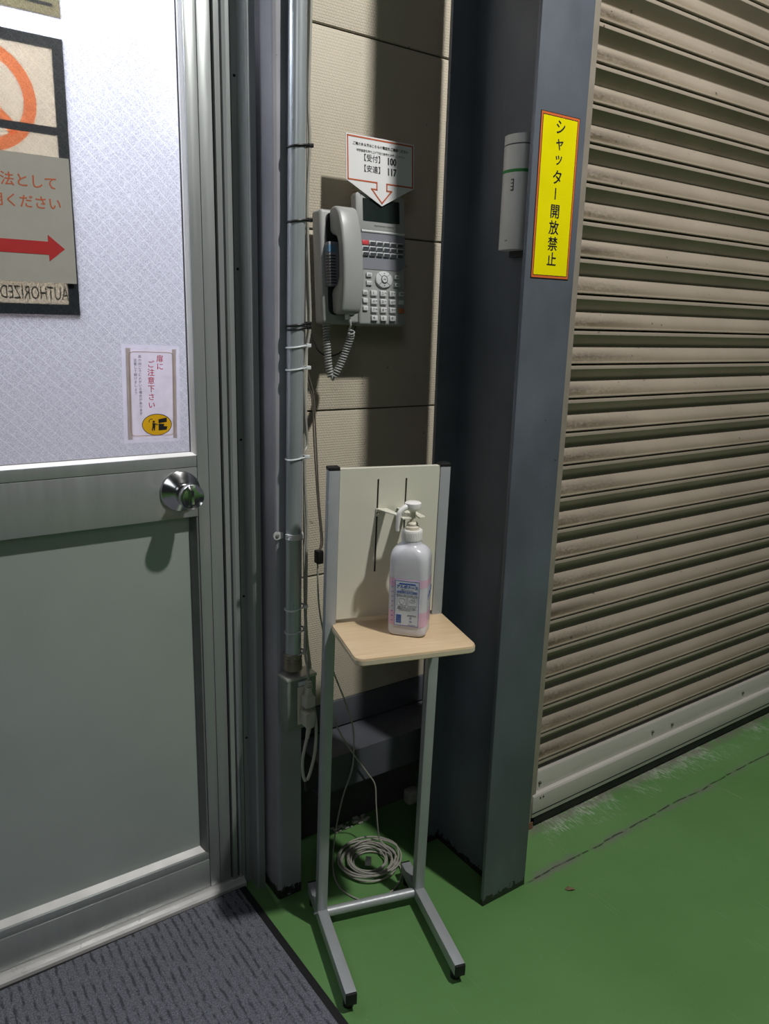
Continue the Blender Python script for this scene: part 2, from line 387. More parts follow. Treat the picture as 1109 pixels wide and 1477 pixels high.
o = tag(mb.obj('mortar_crumbs', debris), 'pale crumbs of mortar along the foot of the wall', 'debris'); o['kind'] = 'stuff'

# ---- vestibule beyond the door (lit, seen only through frosted glass)
struct(box('wall_outside', (-2.2, 3.2, 0), (2.4, 3.26, 2.9), board_white)); struct(box('wall_outside_left', (-2.26, 1.57, 0), (-2.2, 3.26, 2.9), board_white))
struct(box('wall_outside_right', (2.4, 1.57, 0), (2.46, 3.26, 2.9), board_white)); struct(box('ceiling', (-2.26, 1.57, 2.9), (2.46, 3.26, 2.96), board_white))
struct(box('floor_outside', (-2.26, 1.63, -.06), (2.46, 3.26, 0), M('outside_floor', (214, 186, 184), .8)))

# ---- door
XL, XR, ZT = -.28, .603, 2.03
door = struct(empty('door_1', (.16, 1.435, .022)), 'aluminium door with frosted wired glass above and flat panel below')
def D(mb, name, mat, par=door, sm=30): 
    o = mb.obj(name, mat, par, sm); o.location = (-.16, -1.435, -.022); return o
def D2(mb, name, mat, par): return mb.obj(name, mat, par, 30)      # sub-part, already in the door frame
D(MB().box((.5535, 1.432, .022), (.5765, 1.466, ZT), .001).box((.5775, 1.432, .022), (XR, 1.466, ZT), .001), 'stile', alu)
D(MB().box((XL, 1.432, .022), (XL + .05, 1.466, ZT), .001), 'stile', alu)
D(MB().box((XL + .05, 1.432, .991), (.5525, 1.466, 1.013), .001).box((XL + .05, 1.432, .890), (.5525, 1.466, .990), .0012), 'middle_rail', alu)
D(MB().box((XL + .05, 1.432, .022), (.5525, 1.466, .094), .0015).box((XL + .05, 1.434, .0952), (.5525, 1.466, .112), .001), 'bottom_rail', alu)
D(MB().box((XL + .05, 1.432, ZT - .09), (.5525, 1.466, ZT), .001), 'top_rail', alu)
D(MB().box((XL + .05, 1.455, .112), (.549, 1.460, .890)), 'lower_panel', alu_panel)
D(MB().prism([(1.455, .112), (1.455, .120), (1.440, .112)], 'x', XL + .05, .549), 'panel_bead', alu_bright)
D(MB().prism([(.5525, 1.434), (.5525, 1.455), (.541, 1.455), (.541, 1.451), (.549, 1.434)], 'z', .112, .890), 'panel_bead', M('grey_bead', (120, 122, 120), .5, .4))  # upright bead in a darker grey than the bottom one
mb = MB(); mb.prism([(.5535, 1.434), (.5535, 1.45), (.5475, 1.45), (.5475, 1.442)], 'z', 1.013, ZT - .09); mb.prism([(1.434, 1.013), (1.45, 1.013), (1.45, 1.018), (1.442, 1.018)], 'x', XL + .05, .5535)
D(mb, 'glazing_bead', white_pl)
mb = MB().box((.5455, 1.4485, 1.016), (.5478, 1.4505, ZT - .09)).box((XL + .05, 1.4485, 1.0175), (.547, 1.4505, 1.0195))
D(mb, 'glazing_seal', M('seal_grey', (120, 116, 112), .7))
gp = D(MB().box((XL + .05, 1.4505, 1.013), (.5535, 1.4555, ZT - .09)), 'glass_pane', pane_m)
gp.data.materials.append(clear_m)
for f in gp.data.polygons:
    if f.normal.y < .5: f.material_index = 1
# knob
kn = empty('knob'); kn.parent = door; kn.location = (.517 - .16, 1.432 - 1.435, .945 - .022)
R90 = Matrix.Rotation(math.pi / 2, 4, 'X')
MB().lathe([(.0405, 0), (.0405, .002), (.039, .005), (.020, .0165), (.0165, .018)], 48, R90).obj('rose', chrome, kn, 25)
MB().lathe([(.0135, .015), (.0145, .022), (.0195, .03), (.0225, .038), (.0245, .058), (.0245, .062), (.0232, .0645), (.0175, .061), (.016, .0605)], 40, R90).obj('grip', chrome, kn, 30)
MB().box((-.0032, -.0685, -.0135), (.0032, -.058, .0135), .0016).obj('turn_piece', chrome, kn)
# frame, threshold
fr = struct(empty('trim_2', (.64, 1.42, 0)), 'aluminium door frame with stepped profile')
def F(mb, name, mat): o = mb.obj(name, mat, fr, 30); o.location = (-.64, -1.42, 0); return o
F(MB().prism([(.6065, 1.426), (.6165, 1.426), (.6165, 1.437), (.6215, 1.437), (.6215, 1.4265), (.6255, 1.424), (.6285, 1.4265), (.650, 1.4265), (.650, 1.392), (.6535, 1.388), (.668, 1.388), (.668, 1.49), (.6065, 1.49)], 'z', 0, 2.10), 'jamb', alu)
F(MB().box((.6365, 1.4258, .02), (.6375, 1.4268, 2.1)), 'jamb_seam', gasket)
F(MB().box((.6032, 1.437, .02), (.6065, 1.47, 2.08)), 'door_gasket', gasket)
F(MB().box((XL - .06, 1.39, 0), (XL - .004, 1.49, 2.10), .002), 'jamb', alu)
F(MB().box((XL - .06, 1.40, 2.035), (.668, 1.49, 2.12), .002), 'head', alu)
F(MB().prism([(1.412, 0), (1.412, .012), (1.416, .0165), (1.4245, .0185), (1.4265, .021), (1.49, .021), (1.49, 0)], 'x', XL - .004, .632), 'threshold', alu_bright)
for x, z in ((.6445, 1.703), (.6445, 1.368), (.6445, 1.039), (.6445, .705), (.6445, .372)):
    F(MB().lathe([(.0026, 0), (.0026, .0008), (.0015, .0012)], 12, Matrix.Translation((x, 1.4265, z)) @ R90), 'screw', black_rubber)

# ---- steel post beside the door
po = tag(empty('steel_post', (.705, 1.40, 0)), 'narrow dark grey steel post between door frame and conduit', 'post')
MB().prism([(.677, 1.336), (.682, 1.3335), (.731, 1.3335), (.733, 1.336), (.733, 1.486), (.729, 1.486), (.729, 1.339), (.679, 1.339), (.679, 1.486), (.675, 1.486), (.675, 1.339)], 'z', 0, 2.62).obj('channel', post_grey, po, 20).location = (-.705, -1.40, 0)

# ---- H column
hc = tag(empty('steel_column', (1.115, 1.19, 0)), 'blue grey painted steel H column standing beside the roller shutter', 'column')
box('front_flange', (-.0655, -.1245, 0), (.0655, -.1155, 2.9), steel_blue, hc, .0012)
box('web', (-.003, -.1155, 0), (.003, .1165, 2.9), steel_blue, hc)
box('rear_flange', (-.0655, .1165, 0), (.0655, .1255, 2.9), steel_blue, hc, .0012)

# ---- roller shutter
PIT = .0776; Z0 = .1846 - PIT * 0
sh = tag(empty('roller_shutter', (1.335, 1.227, 0)), 'beige slatted steel roller shutter with sooty slats, closed', 'shutter')
prof = [(-.0065, .992), (-.0092, .97), (-.010, .93), (-.0098, .875), (-.0085, .855), (.0115, .58), (.0118, .555), (.010, .525), (.0005, .40), (-.0058, .28), (-.009, .17), (-.0098, .10), (-.0118, .075), (-.0118, .045), (-.009, .03), (.0105, .026), (.015, -.03), (.018, -.03), (.018, .95), (.0135,1.0)]
mb = MB(); mb.prism([(a, b * PIT) for a, b in prof], 'x', 0, 2.9)
slat = mb.obj('slat', shutter_m, sh, 32); zz = 1.3485 - 16 * PIT
slat.location = (0, 0, zz)
for i in range(1, 32): o = link('slat', slat.data, sh, (0, 0, zz + i * PIT))
bb = MB().prism([(-.0135, .098), (-.0135, .150), (-.0115, .154), (.020, .154), (.020, .098)], 'x', .008, 2.9).prism([(-.026, .034), (-.026, .094), (-.022, .1), (.014, .1), (.014, .034)], 'x', .004, 2.9, .0015).obj('bottom_bar', shutter_bar, sh, 30)
MB().box((.004, -.027, .046), (2.9, -.0255, .048)).box((.004, -.022, .008), (2.9, .012, .034)).obj('rubber_seal', black_rubber, bb)
for x, z in ((.036, .122), (.505, .126), (.60, .122), (.98, .124), (1.42, .122)):
    MB().lathe([(.0045, 0), (.0045, .002), (.003, .0045)], 10, Matrix.Translation((x, -.0133, z)) @ R90).obj('bolt', M('dirty_bolt', (90, 84, 80), .5, .5), bb)
for x in (.03, .041): MB().lathe([(.0025, 0), (.0025, .001)], 10, Matrix.Translation((x, -.026, .086)) @ R90).obj('bolt', M('dirty_bolt', (90, 84, 80), .5, .5), bb)
MB().prism([(-.11, -.006), (-.11, -.022), (.016, -.022), (.016, -.018), (-.004, -.018), (-.004, .04), (.016, .04), (.016, .046), (-.11, .046), (-.11, .04), (-.106, .04), (-.106, -.006)], 'z', 0, 2.6).obj('guide_rail', guide_m, sh, 20)
box('rusty_foot', (-.008, -.0235, 0), (.012, -.0215, .02), rust, sh)

# ================================================================== THINGS
# ---- floor mat
fm = tag(empty('door_mat', (.1, .6, 0)), 'dark blue grey ribbed carpet mat with black border in front of door', 'mat')
MB().prism([(-.9, -1.0), (.5605, -1.0), (.5275, .8235), (-.9, .807)], 'z', 0, .0045).obj('rubber_border', black_rubber, fm)
MB().prism([(-.9, -1.0), (.5415, -1.0), (.5115, .808), (-.9, .793)], 'z', .0045, .0085, .002).obj('carpet', carpet, fm)

# ---- yellow warning sign
ys = tag(empty('warning_sign', (1.1135, 1.0652, 1.5055), (0, math.radians(-.3), 0)), 'yellow vertical Japanese sign with red border on column front', 'sign')
box('backing', (-.0500, -.0006, -.1415), (.0500, 0, .1415), ink_black, ys)
frame2d(MB(), -.0488, .0488, -.1403, .1403, .0036, -.0008, -.0004).obj('border', ink_orange, ys)
box('face', (-.0438, -.0009, -.1353), (.0438, -.0005, .1353), yellow, ys)
mb = MB(); T = Matrix.Translation((0, -.0010, 0)) @ FRONT
for ch, y, sz in (('シ', .118, .027), ('ャ', .092, .025), ('ッ', .066, .024), ('タ', .034, .027), ('ー', .008, .024), ('開', -.024, .0262), ('放', -.0525, .0262), ('禁', -.081, .0262), ('止', -.1085, .0262)):
    text_bm(mb, ch, .001, y, sz, T, .016, 1.0, rot=math.pi / 2 if ch == 'ー' else 0)
mb.obj('lettering', ink_black, ys, 0, fix=False)

# ---- white sensor case inside the column
dv = tag(empty('wall_sensor', (1.112, 1.146, 1.418)), 'white vertical case with green band mounted inside the steel column', 'sensor')
def case(z0, z1, gx=0): 
    pts = [(0, -.030 - gx), (-.024, -.030 - gx)] + [(-.024 - (.018 + gx) * math.cos(a), (.030 + gx) * math.sin(a)) for a in [math.radians(-90 + 18 * k) for k in range(1, 10)]] + [(-.024, .030 + gx), (0, .030 + gx)]
    return MB().prism([(x, y) for x, y in pts], 'z', z0, z1)
case(0, .185).obj('case', white_pl, dv); case(.1875, .2035).obj('top_cap', white_pl, dv); case(.185, .1875, -.001).obj('cap_groove', ink_grey, dv)
case(.137, .1425, .0004).obj('green_band', green_band, dv)
mb = MB().box((-.0414, -.013, .104), (-.040, -.0035, .125)); mb.obj('emblem', ink_grey, dv)
mb = MB()
for k in range(3): mb.box((-.0421, -.012, .1065 + .006 * k), (-.0412, -.0045, .1105 + .006 * k))
mb.obj('emblem_bars', white_pl, dv)
mb = MB(); TL = Matrix.Translation((-.0419, -.002, .016)) @ Matrix.Rotation(-math.pi / 2, 4, 'Z') @ FRONT
text_bm(mb, '1100', 0, 0, .004, TL); mb.obj('print', ink_grey, dv, 0, fix=False)
box('mount_plate', (0.0, -.02, -.012), (-.010, .02, 0), phone_dark, dv)

# ---- conduit
cn = tag(empty('conduit_pipe', (.702, 1.3158, .57)), 'galvanised steel conduit pipe running up the post', 'pipe')
def cx(z): return .0002 + .0094 * (z / .9)
MB().tube([(cx(0), 0, 0), (cx(1.9), 0, 1.9)], .0163, 28).obj('pipe', galv, cn)
MB().lathe([(.0195, 0), (.0195, .02), (.0178, .024), (.0195, .026), (.0195, .034), (.0168, .036)], 28).obj('coupling', M('coupling', (150, 140, 124), .4, .6, .1), cn)
sb = MB()
for dz in (-.0045, -.0015, .0015, .0045): sb.tube([(cx(.287) + .0176 * math.cos(a), -.0176 * math.sin(a), .287 + dz) for a in [math.pi * (1 - k / 12) for k in range(13)]], .0019, 6)
sa = sb.obj('saddle_clip', alu_bright, cn)
MB().prism([(cx(.287) - .0165, .281), (cx(.287) - .0165, .293)] + [(cx(.287) - .030 + .0085 * math.cos(a), .287 + .0085 * math.sin(a)) for a in [math.radians(60 + 24 * k) for k in range(11)]], 'y', .0135, .0155).obj('clip_tab', alu_bright, sa)
MB().lathe([(.0042, 0), (.0042, .0012), (.003, .002)], 14, Matrix.Translation((cx(.287) - .030, .0135, .287)) @ R90).obj('screw', boxgrey, sa)
for z, m_, rr in ((1.577, tie_black, .0022), (1.4515, tie_black, .0022), (1.268, tie_black, .0022), (1.261, tie_black, .0022), (1.2275, tie_white, .0019), (1.1863, tie_white, .0019), (1.0145, tie_white, .0019), (.7042, tie_white, .0019), (.654, tie_white, .0019), (.6035, tie_white, .0019)):
    h = z - .57; c = cx(h); t_ = MB()
    t_.tube([(c + .0172 * math.cos(a) + (.006 if math.cos(a) > .5 else 0), .0172 * math.sin(a), h + .003 * math.cos(a)) for a in [2 * math.pi * k / 20 for k in range(20)]], rr, 6, True)
    t_.box((c + .016, -.016, h - .001), (c + .026, -.010, h + .006), .001)
    t_.obj('cable_tie', m_, cn)

# ---- outlet box
ob = tag(empty('outlet_box', (.7105, 1.3155, .44)), 'grey steel outlet box at the foot of the conduit', 'box')
MB().box((-.0345, -.0245, 0), (.0345, .0175, .117), .004, 3).obj('body', boxgrey, ob)
MB().box((-.0355, -.0255, .113), (.0355, .0175, .1195), .002).obj('rim', M('worn_rim', (190, 190, 182), .35, .5, .15, 40), ob)
MB().box((-.012, -.0275, .012), (.020, -.0245, .098), .0015).obj('receptacle', cream_pl, ob)
MB().box((-.010, -.0283, .100), (.010, -.0245, .109), .0005).obj('rating_label', tie_white, ob)
# plugs with cords
up = tag(empty('power_plug', (.717, 1.29, .515)), 'ivory power plug in upper socket, grey cord rising along the conduit', 'plug')
def U(mb, name, mat): o = mb.obj(name, mat, up, 35); o.location = (-.717, -1.29, -.515); return o
U(MB().box((.704, 1.264, .496), (.730, 1.2875, .522), .005, 3).prism([(.709, .520), (.725, .520), (.7205, .540), (.7135, .540)], 'y', 1.268, 1.283, .002), 'plug_body', cord_ivory)
mb = MB()
for k in range(4): mb.box((.7125 - .0008 * (3 - k), 1.2685, .5385 + k * .0045), (.7215 + .0008 * (3 - k), 1.2815, .5412 + k * .0045), .001)
U(mb, 'strain_relief', cord_ivory)
U(MB().tube([(.717, 1.275, .535), (.7165, 1.277, .575), (.7155, 1.288, .6142), (.722, 1.298, .6686), (.730, 1.31, .7382), (.7345, 1.317, .8106), (.7385, 1.322, .8687), (.7345, 1.323, .9557), (.7345, 1.325, 1.0188), (.7431, 1.33, 1.038), (.7375, 1.327, 1.0941), (.7345, 1.326, 1.148), (.7355, 1.326, 1.2009), (.7475, 1.328, 1.266), (.7466, 1.331, 1.3554), (.7425, 1.331, 1.4785), (.7488, 1.333, 1.587), (.7471, 1.335, 1.6572), (.7512, 1.337, 1.7594), (.7551, 1.337, 1.95), (.757, 1.337, 2.4)], .0030, 8, False, 6), 'cord', cable_grey)
lp = tag(empty('extension_plug', (.714, 1.29, .467)), 'ivory plug in lower socket with cord looping below the box', 'plug')
def V(mb, name, mat): o = mb.obj(name, mat, lp, 35); o.location = (-.714, -1.29, -.467); return o
V(MB().prism([(.7015, .4885), (.7265, .4885), (.7265, .462), (.7215, .452), (.7065, .452), (.7015, .462)], 'y', 1.2595, 1.2875, .004).tube([(.714, 1.268, .454), (.7085, 1.266, .43)], [.0055, .0042], 12), 'plug_body', cord_ivory)
V(MB().tube([(.709, 1.266, .434), (.6975, 1.265, .3855), (.699, 1.265, .3468), (.7055, 1.265, .3319), (.7179, 1.27, .343), (.7324, 1.275, .385), (.7412, 1.285, .4347), (.7500, 1.31, .47), (.7480, 1.325, .56), (.742, 1.332, .65), (.7395, 1.333, .8), (.7395, 1.333, 1.0), (.742, 1.333, 1.20), (.752, 1.345, 1.6), (.754, 1.345, 2.4)], .0034, 8, False, 8), 'cord', cord_ivory)
V(MB().box((.7015, 1.261, .308), (.709, 1.268, .333), .002), 'twist_tie', tie_black)
# thin cables down the wall side
tag(MB().tube([(.7395, 1.337, 1.60), (.7405, 1.337, 1.42), (.7426, 1.337, 1.2203), (.7502, 1.34, 1.1736), (.7654, 1.345, 1.1319), (.7723, 1.345, 1.034), (.7795, 1.345, .9179), (.7890, 1.345, .83), (.7835, 1.345, .808)], .0017, 7, False, 6).obj('thin_cable', cable_brown), 'thin taupe cable leaving the conduit toward the black adapter', 'cable')
dc = tag(empty('adapter_cable', (.779, 1.345, .795)), 'taupe cable with small black adapter, dropping behind stand to floor coil', 'cable')
def W(mb, name, mat): o = mb.obj(name, mat, dc, 35); o.location = (-.779, -1.345, -.795); return o
W(MB().box((.7725, 1.336, .779), (.7875, 1.354, .808), .003, 2, Matrix.Rotation(0, 4, 'Y')), 'adapter', tie_black)
W(MB().tube([(.7381, 1.337, 1.2269), (.7502, 1.34, 1.1535), (.7622, 1.345, 1.1251), (.7674, 1.345, 1.0343), (.7762, 1.345, .9182), (.7850, 1.345, .83), (.7786, 1.345, .805)], .0017, 7, False, 6), 'cord', cable_brown)
W(MB().tube([(.7771, 1.345, .782), (.7792, 1.345, .7054), (.7882, 1.345, .6403), (.8168, 1.35, .5339), (.8558, 1.355, .4366), (.881, 1.36, .3655), (.8891, 1.364, .3079), (.8865, 1.366, .2447), (.8604, 1.364, .1796), (.8375, 1.357, .1016), (.8230, 1.345, .03), (.8130, 1.315, .004), (.8107, 1.2713, .003), (.8337, 1.2251, .003), (.882, 1.2119, .003), (.9256, 1.2236, .003), (.9613, 1.2562, .004), (.972, 1.30, .006)], .0019, 8, False, 8), 'cord', cable_grey)
# coil
co = tag(empty('cable_coil', (.915, 1.325, 0)), 'grey cable coiled in a loose ring on the green floor', 'cable')
pts = []; n = 11; ph = [(random.uniform(-.020, .014), random.uniform(-.016, .014), random.uniform(.006, .034), random.uniform(-.013, .011)) for _ in range(n + 1)]
for k in range(n * 16 + 1):
    i, f = divmod(k, 16); f /= 16; a_ = ph[i]; b_ = ph[min(i + 1, n)]; q = [a_[j] * (1 - f) + b_[j] * f for j in range(4)]
    a = 2 * math.pi * k / 16; R_ = .064 + q[0] - .0016 * (i % 4)
    pts.append((R_ * math.cos(a) + q[1], R_ * math.sin(a) * .97 + q[3], .004 + .0011 * i + .006 * abs(math.sin(a * .5 + i)) * (q[2] / .03)))
MB().tube(pts, .0022, 7, False, 2).obj('coiled_cable', cable_grey, co)
MB().tube([(.9057 - .915, 1.352 - 1.325, .402), (.8568 - .915, .036, .3371)][1:] + [(-.0213, .038, .2754), (.0135, .038, .221), (.0354, .036, .1823), (.0376, .032, .1307), (.042, .030, .0737), (.052, .034, .0265), (.06, .02, .012)], .0018, 7, False, 8).obj('lead', cable_grey, co)
MB().tube([(.7893 - .915, .022, .5013), (.8249 - .915, .030, .402), (.8568 - .915, .036, .3371)], .0018, 7, False, 8).obj('lead', cable_grey, co)
MB().box((-.008, -.028, .013), (.006, -.006, .024), .002, 2, Matrix.Rotation(-.7, 4, 'Z')).obj('connector', M('clear_connector', (196, 198, 192), .25), co)

# ---- sanitizer stand
ZSLANT = .0168                                   # the uprights lean a little to the right
st = tag(empty('sanitizer_stand', (.8267, 1.19, 0), (0, 0, math.radians(-16))), 'silver framed sanitizer stand with cream backboard and wooden tray', 'stand')
def lean(z): return ZSLANT * (z - .045) / .97
for sx in (-1, 1):
    x0 = sx * .1123
    m = bmesh.new(); bmesh.ops.create_cube(m, size=1)
    for v in m.verts:
        z = .045 if v.co.z < 0 else 1.006; v.co = Vector((x0 + v.co.x * .0215 + lean(z), v.co.y * .0215 - .002, z))
    bmesh.ops.bevel(m, geom=m.edges[:], offset=.0015, segments=2, affect='EDGES', profile=.5)
    u_ = MB().add(m).obj('upright', stand_grey, st)
    MB().box((x0 - .0112 + lean(1), -.0132, 1.0055), (x0 + .0112 + lean(1), .0092, 1.0125), .0015).obj('end_cap', black_rubber, u_)
    f_ = MB().box((x0 - .0112, -.232, .019), (x0 + .0112, .078, .045), .0015).obj('foot', stand_grey, st)
    MB().box((x0 - .0105, -.2365, .0195), (x0 + .0105, -.2305, .0445), .001).obj('end_cap', black_rubber, f_)
    MB().box((x0 - .0105, .0765, .0195), (x0 + .0105, .0825, .0445), .001).obj('end_cap', black_rubber, f_)
    for yy in (-.214, .062): MB().lathe([(.0105, 0), (.0105, .014), (.006, .019)], 18, Matrix.Translation((x0, yy, 0))).obj('glide', black_rubber, f_)
    MB().lathe([(.004, 0), (.004, .004), (.002, .006)], 10, Matrix.Translation((x0 + sx * .0112, -.002, .032)) @ Matrix.Rotation(sx * math.pi / 2, 4, 'Y')).obj('bolt', chrome, f_)
MB().tube([(-.1015, -.004, .031), (.1015, -.004, .031)], .0105, 20).obj('crossbar', stand_grey, st)
# backboard with two real slots
def BX(x, z): return x + lean(z)
bm_ = MB(); za, zb = .709, 1.0065; xa, xb = -.1008, .1008; yb0, yb1 = -.0105, -.0065
cols = [(xa, -.0268, [(za, zb)]), (-.0268, -.0232, [(za, .801), (.986, zb)]), (-.0232, .0303, [(za, zb)]), (.0303, .0339, [(za, .801), (.986, zb)]), (.0339, xb, [(za, zb)])]
for x0, x1, segs in cols:
    for z0, z1 in segs:
        m = bmesh.new(); bmesh.ops.create_cube(m, size=1)
        for v in m.verts:
            z = z0 if v.co.z < 0 else z1; x = x0 if v.co.x < 0 else x1; v.co = Vector((BX(x, z), yb0 if v.co.y < 0 else yb1, z))
        bm_.add(m)
bmesh.ops.remove_doubles(bm_.bm, verts=bm_.bm.verts, dist=1e-6)
bo = bm_.obj('backboard', stand_board, st, 0)
MB().box((xa + lean(zb), -.0105, zb), (xb + lean(zb), .004, zb + .0015)).obj('top_fold', stand_board, bo)
MB().box((-.045, .0, .775), (.055, .0015, 1.0)).obj('slot_dark_sheet', black_rubber, bo)  # added black sheet, gives the darkness behind the slots as colour
# press lever: forked plate on two tabs
lv = MB(); zl = .9265; lx = lean(.93)
def plate(out):
    m = bmesh.new(); zf = lambda y: zl - .0036 * (y + .0115)
    lo = [m.verts.new((x + lx, y, zf(y))) for x, y in out]; hi = [m.verts.new((x + lx, y, zf(y) + .0022)) for x, y in out]
    m.faces.new(lo); m.faces.new(hi[::-1])
    for i in range(len(out)): j = (i + 1) % len(out); m.faces.new((lo[i], hi[i], hi[j], lo[j]))
    lv.add(m)
plate([(-.0275, -.0115), (-.0060, -.0115), (.0005, -.055), (.0165, -.055), (.0145, -.0115), (.0365, -.0115), (.0430, -.088), (.0390, -.096), (.0290, -.097), (.0290, -.070), (.0125, -.070), (.0125, -.098), (-.0035, -.098), (-.0040, -.074)])
lev = lv.obj('press_lever', stand_board, st, 20)
for x in (-.0285, .0285):
    MB().box((x + lx, -.013, zl - .013), (x + .0085 + lx, -.0105, zl + .003), .0006).obj('lever_tab', stand_board, lev)
    MB().lathe([(.0034, 0), (.0034, .0012), (.0018, .002)], 14, Matrix.Translation((x + .0042 + lx, -.013, zl - .006)) @ R90).obj('screw', chrome, lev)
# tray
ty = MB().prism([(x + .0195, y - .080) for x, y in rrect(.236, .199, .018, 6)], 'z', .684, .700, .0045).obj('tray', wood, st, 40)
MB().prism([(x + .0195, y - .080) for x, y in rrect(.2366, .1996, .018, 6)], 'z', .6872, .6955).obj('edge_band', wood_edge, ty, 40)
for sx in (-1, 1): MB().box((sx * .07 + .015 - .008, -.13, .668), (sx * .07 + .015 + .008, -.0125, .684), .001).obj('tray_bracket', stand_grey, ty)

# ---- pump bottle
th = math.radians(-16); ex = Vector((math.cos(th), math.sin(th), 0)); ey = Vector((-math.sin(th), math.cos(th), 0))
bl = Vector((.8267, 1.19, .7003)) + .0362 * ex - .0815 * ey
bt = tag(empty('pump_bottle', bl, (0, 0, math.radians(-49.5))), 'milky white pump bottle with pink and blue label on the wooden tray', 'bottle')
def ring(w_, h_, r, z, cx_=0): return [(x, y, z) for x, y in rrect(w_, h_, r, 6, cx_)]
rings = [ring(.066, .052, .014, .0), ring(.0725, .0585, .015, .003), ring(.074, .060, .015, .008), ring(.0735, .0595, .015, .02), ring(.0735, .0595, .015, .130), ring(.074, .060, .016, .138), ring(.0735, .0595, .017, .150), ring(.0720, .0585, .019, .158), ring(.0675, .056, .022, .1645), ring(.060, .052, .0235, .1695), ring(.050, .046, .022, .173), ring(.0410, .0405, .0198, .1755), ring(.0385, .0385, .0192, .1785), ring(.0375, .0375, .0187, .183)]
MB().loft(rings).obj('body', bottle_m, bt, 50)
def sleeve(z0, z1, gx, name, mat): 
    MB().loft([ring(.0735 + gx, .0595 + gx, .015 + gx / 2, z0), ring(.0735 + gx, .0595 + gx, .015 + gx / 2, z1)], False).obj(name, mat, bt, 50, fix=False)
sleeve(.0210, .1150, .0006, 'label_sleeve', label_white); sleeve(.0985, .1140, .0010, 'label_band', label_pink); sleeve(.0215, .0500, .0010, 'label_band', label_pink)
fy = -.02975
MB().box((-.0215, fy - .0011, .0225), (.0245, fy - .0003, .1115)).obj('label_panel', label_blue, bt)
frame2d(MB(), -.0215, .0245, .0225, .1115, .0007, fy - .0014, fy - .0010).obj('panel_border', ink_blue, bt)
mb = MB(); T = Matrix.Translation((.0015, fy - .0013, 0)) @ FRONT
text_bm(mb, 'アルボナース', 0, .0985, .0076, T, .03, .92)
mb.prism([(-.0165, .1050), (-.0150, .1038), (.0150, .1038), (.0165, .1050), (.0150, .1062), (-.0150, .1062)], 'y', fy - .0014, fy - .0010, 0, Matrix.Translation((.0015, 0, 0)))
for k in range(13): mb.box((-.0185 , fy - .0014, .0270 + k * .00135), (-.0085, fy - .0011, .0270 + k * .00135 + (.0009 if k % 3 else .0005)))
text_bm(mb, '手指消毒アルコール配合', 0, .0885, .0034, T, .0); text_bm(mb, '○', .008, .0385, .005, T); text_bm(mb, 'プラ', .008, .0310, .0032, T, .02); 
frame2d(mb, -.0185, .0215, .0863, .0907, .0003, fy - .0014, fy - .0011)
mb.obj('blue_print', ink_blue, bt, 0, fix=False)['kind'] = 'stuff'
mb = MB()
text_bm(mb, '薬用ハンドジェル 1L', 0, .0930, .0024, T); text_bm(mb, '使用方法をよく読んでからお使いください', 0, .0828, .0022, T)
for k, s_ in enumerate(('適量を手に取り、よくすり込んで', '使用後はキャップをしめてください', '火気に近づけないこと')): text_bm(mb, s_, 0 if k < 2 else -.004, .0590 - k * .0030, .0023, T)
text_bm(mb, '指定医薬部外品', .0100, .0435, .0024, T); text_bm(mb, 'MADE IN JAPAN', .010, .0250, .0020, T)
frame2d(mb, -.0175, .0005, .0625, .0805, .00025, fy - .0014, fy - .0011); frame2d(mb, .003, .021, .0625, .0805, .00025, fy - .0014, fy - .0011)
mb.tube([(-.0085 + .0055 * math.cos(a), fy - .0012, .0715 + .006 * math.sin(a) + .0015 * math.cos(2 * a)) for a in [2 * math.pi * k / 16 for k in range(16)]], .0002, 4, True)
mb.tube([(.012 + .006 * math.cos(a), fy - .0012, .0720 + .0025 * math.sin(a)) for a in [2 * math.pi * k / 16 for k in range(16)]], .0002, 4, True)
mb.tube([(.0135 + .003 * math.cos(a), fy - .0012, .0755 + .0025 * math.sin(a)) for a in [2 * math.pi * k / 16 for k in range(16)]], .0002, 4, True)
mb.obj('fine_print', ink_grey, bt, 0, fix=False)
mb = MB()
for k in range(9): mb.box((-.0285, fy - .0008, .030 + k * .0095), (-.0255, fy - .0003, .0315 + k * .0095))
mb.obj('level_marks', M('mark_violet', (150, 110, 190), .5), bt)
mb = MB(); TR = Matrix.Translation((.0373, .004, 0)) @ Matrix.Rotation(math.pi / 2, 4, 'Z') @ FRONT
text_bm(mb, 'アルボ', .0, .082, .0125, TR, .03, 1, rot=.5); text_bm(mb, '1L', -.008, .032, .004, TR); mb.obj('side_print', ink_blue, bt, 0, fix=False)['kind'] = 'stuff'
MB().lathe([(.0186, .183), (.0194, .1835), (.0194, .2015), (.0185, .203), (.0135, .2032)], 36).obj('screw_collar', white_pl, bt)
mb = MB()
for k in range(36): a = 2 * math.pi * k / 36; mb.box((.0193, -.0005, .185), (.0199, .0005, .200), 0, 1, Matrix.Rotation(a, 4, 'Z'))
mb.obj('collar_ribs', white_pl, bt)
pu = MB().lathe([(.0132, .2032), (.0132, .2085), (.0105, .2105), (.0105, .2145), (.0085, .217), (.0055, .218), (.0055, .243)], 28).obj('pump_stem', cream_pl, bt)
hd = MB().lathe([(.0075, .238), (.0120, .2415), (.0152, .244), (.0158, .248), (.0154, .2535), (.0128, .2555), (.004, .2562)], 32).obj('pump_head', white_pl, bt)
MB().tube([(-.004, -.004, .2465), (-.012, -.0115, .2460), (-.0190, -.0185, .2395), (-.0218, -.0212, .230), (-.0228, -.0222, .2035)], [.0062, .0056, .0048, .0044, .0036], 14, False, 5).obj('nozzle', white_pl, hd)

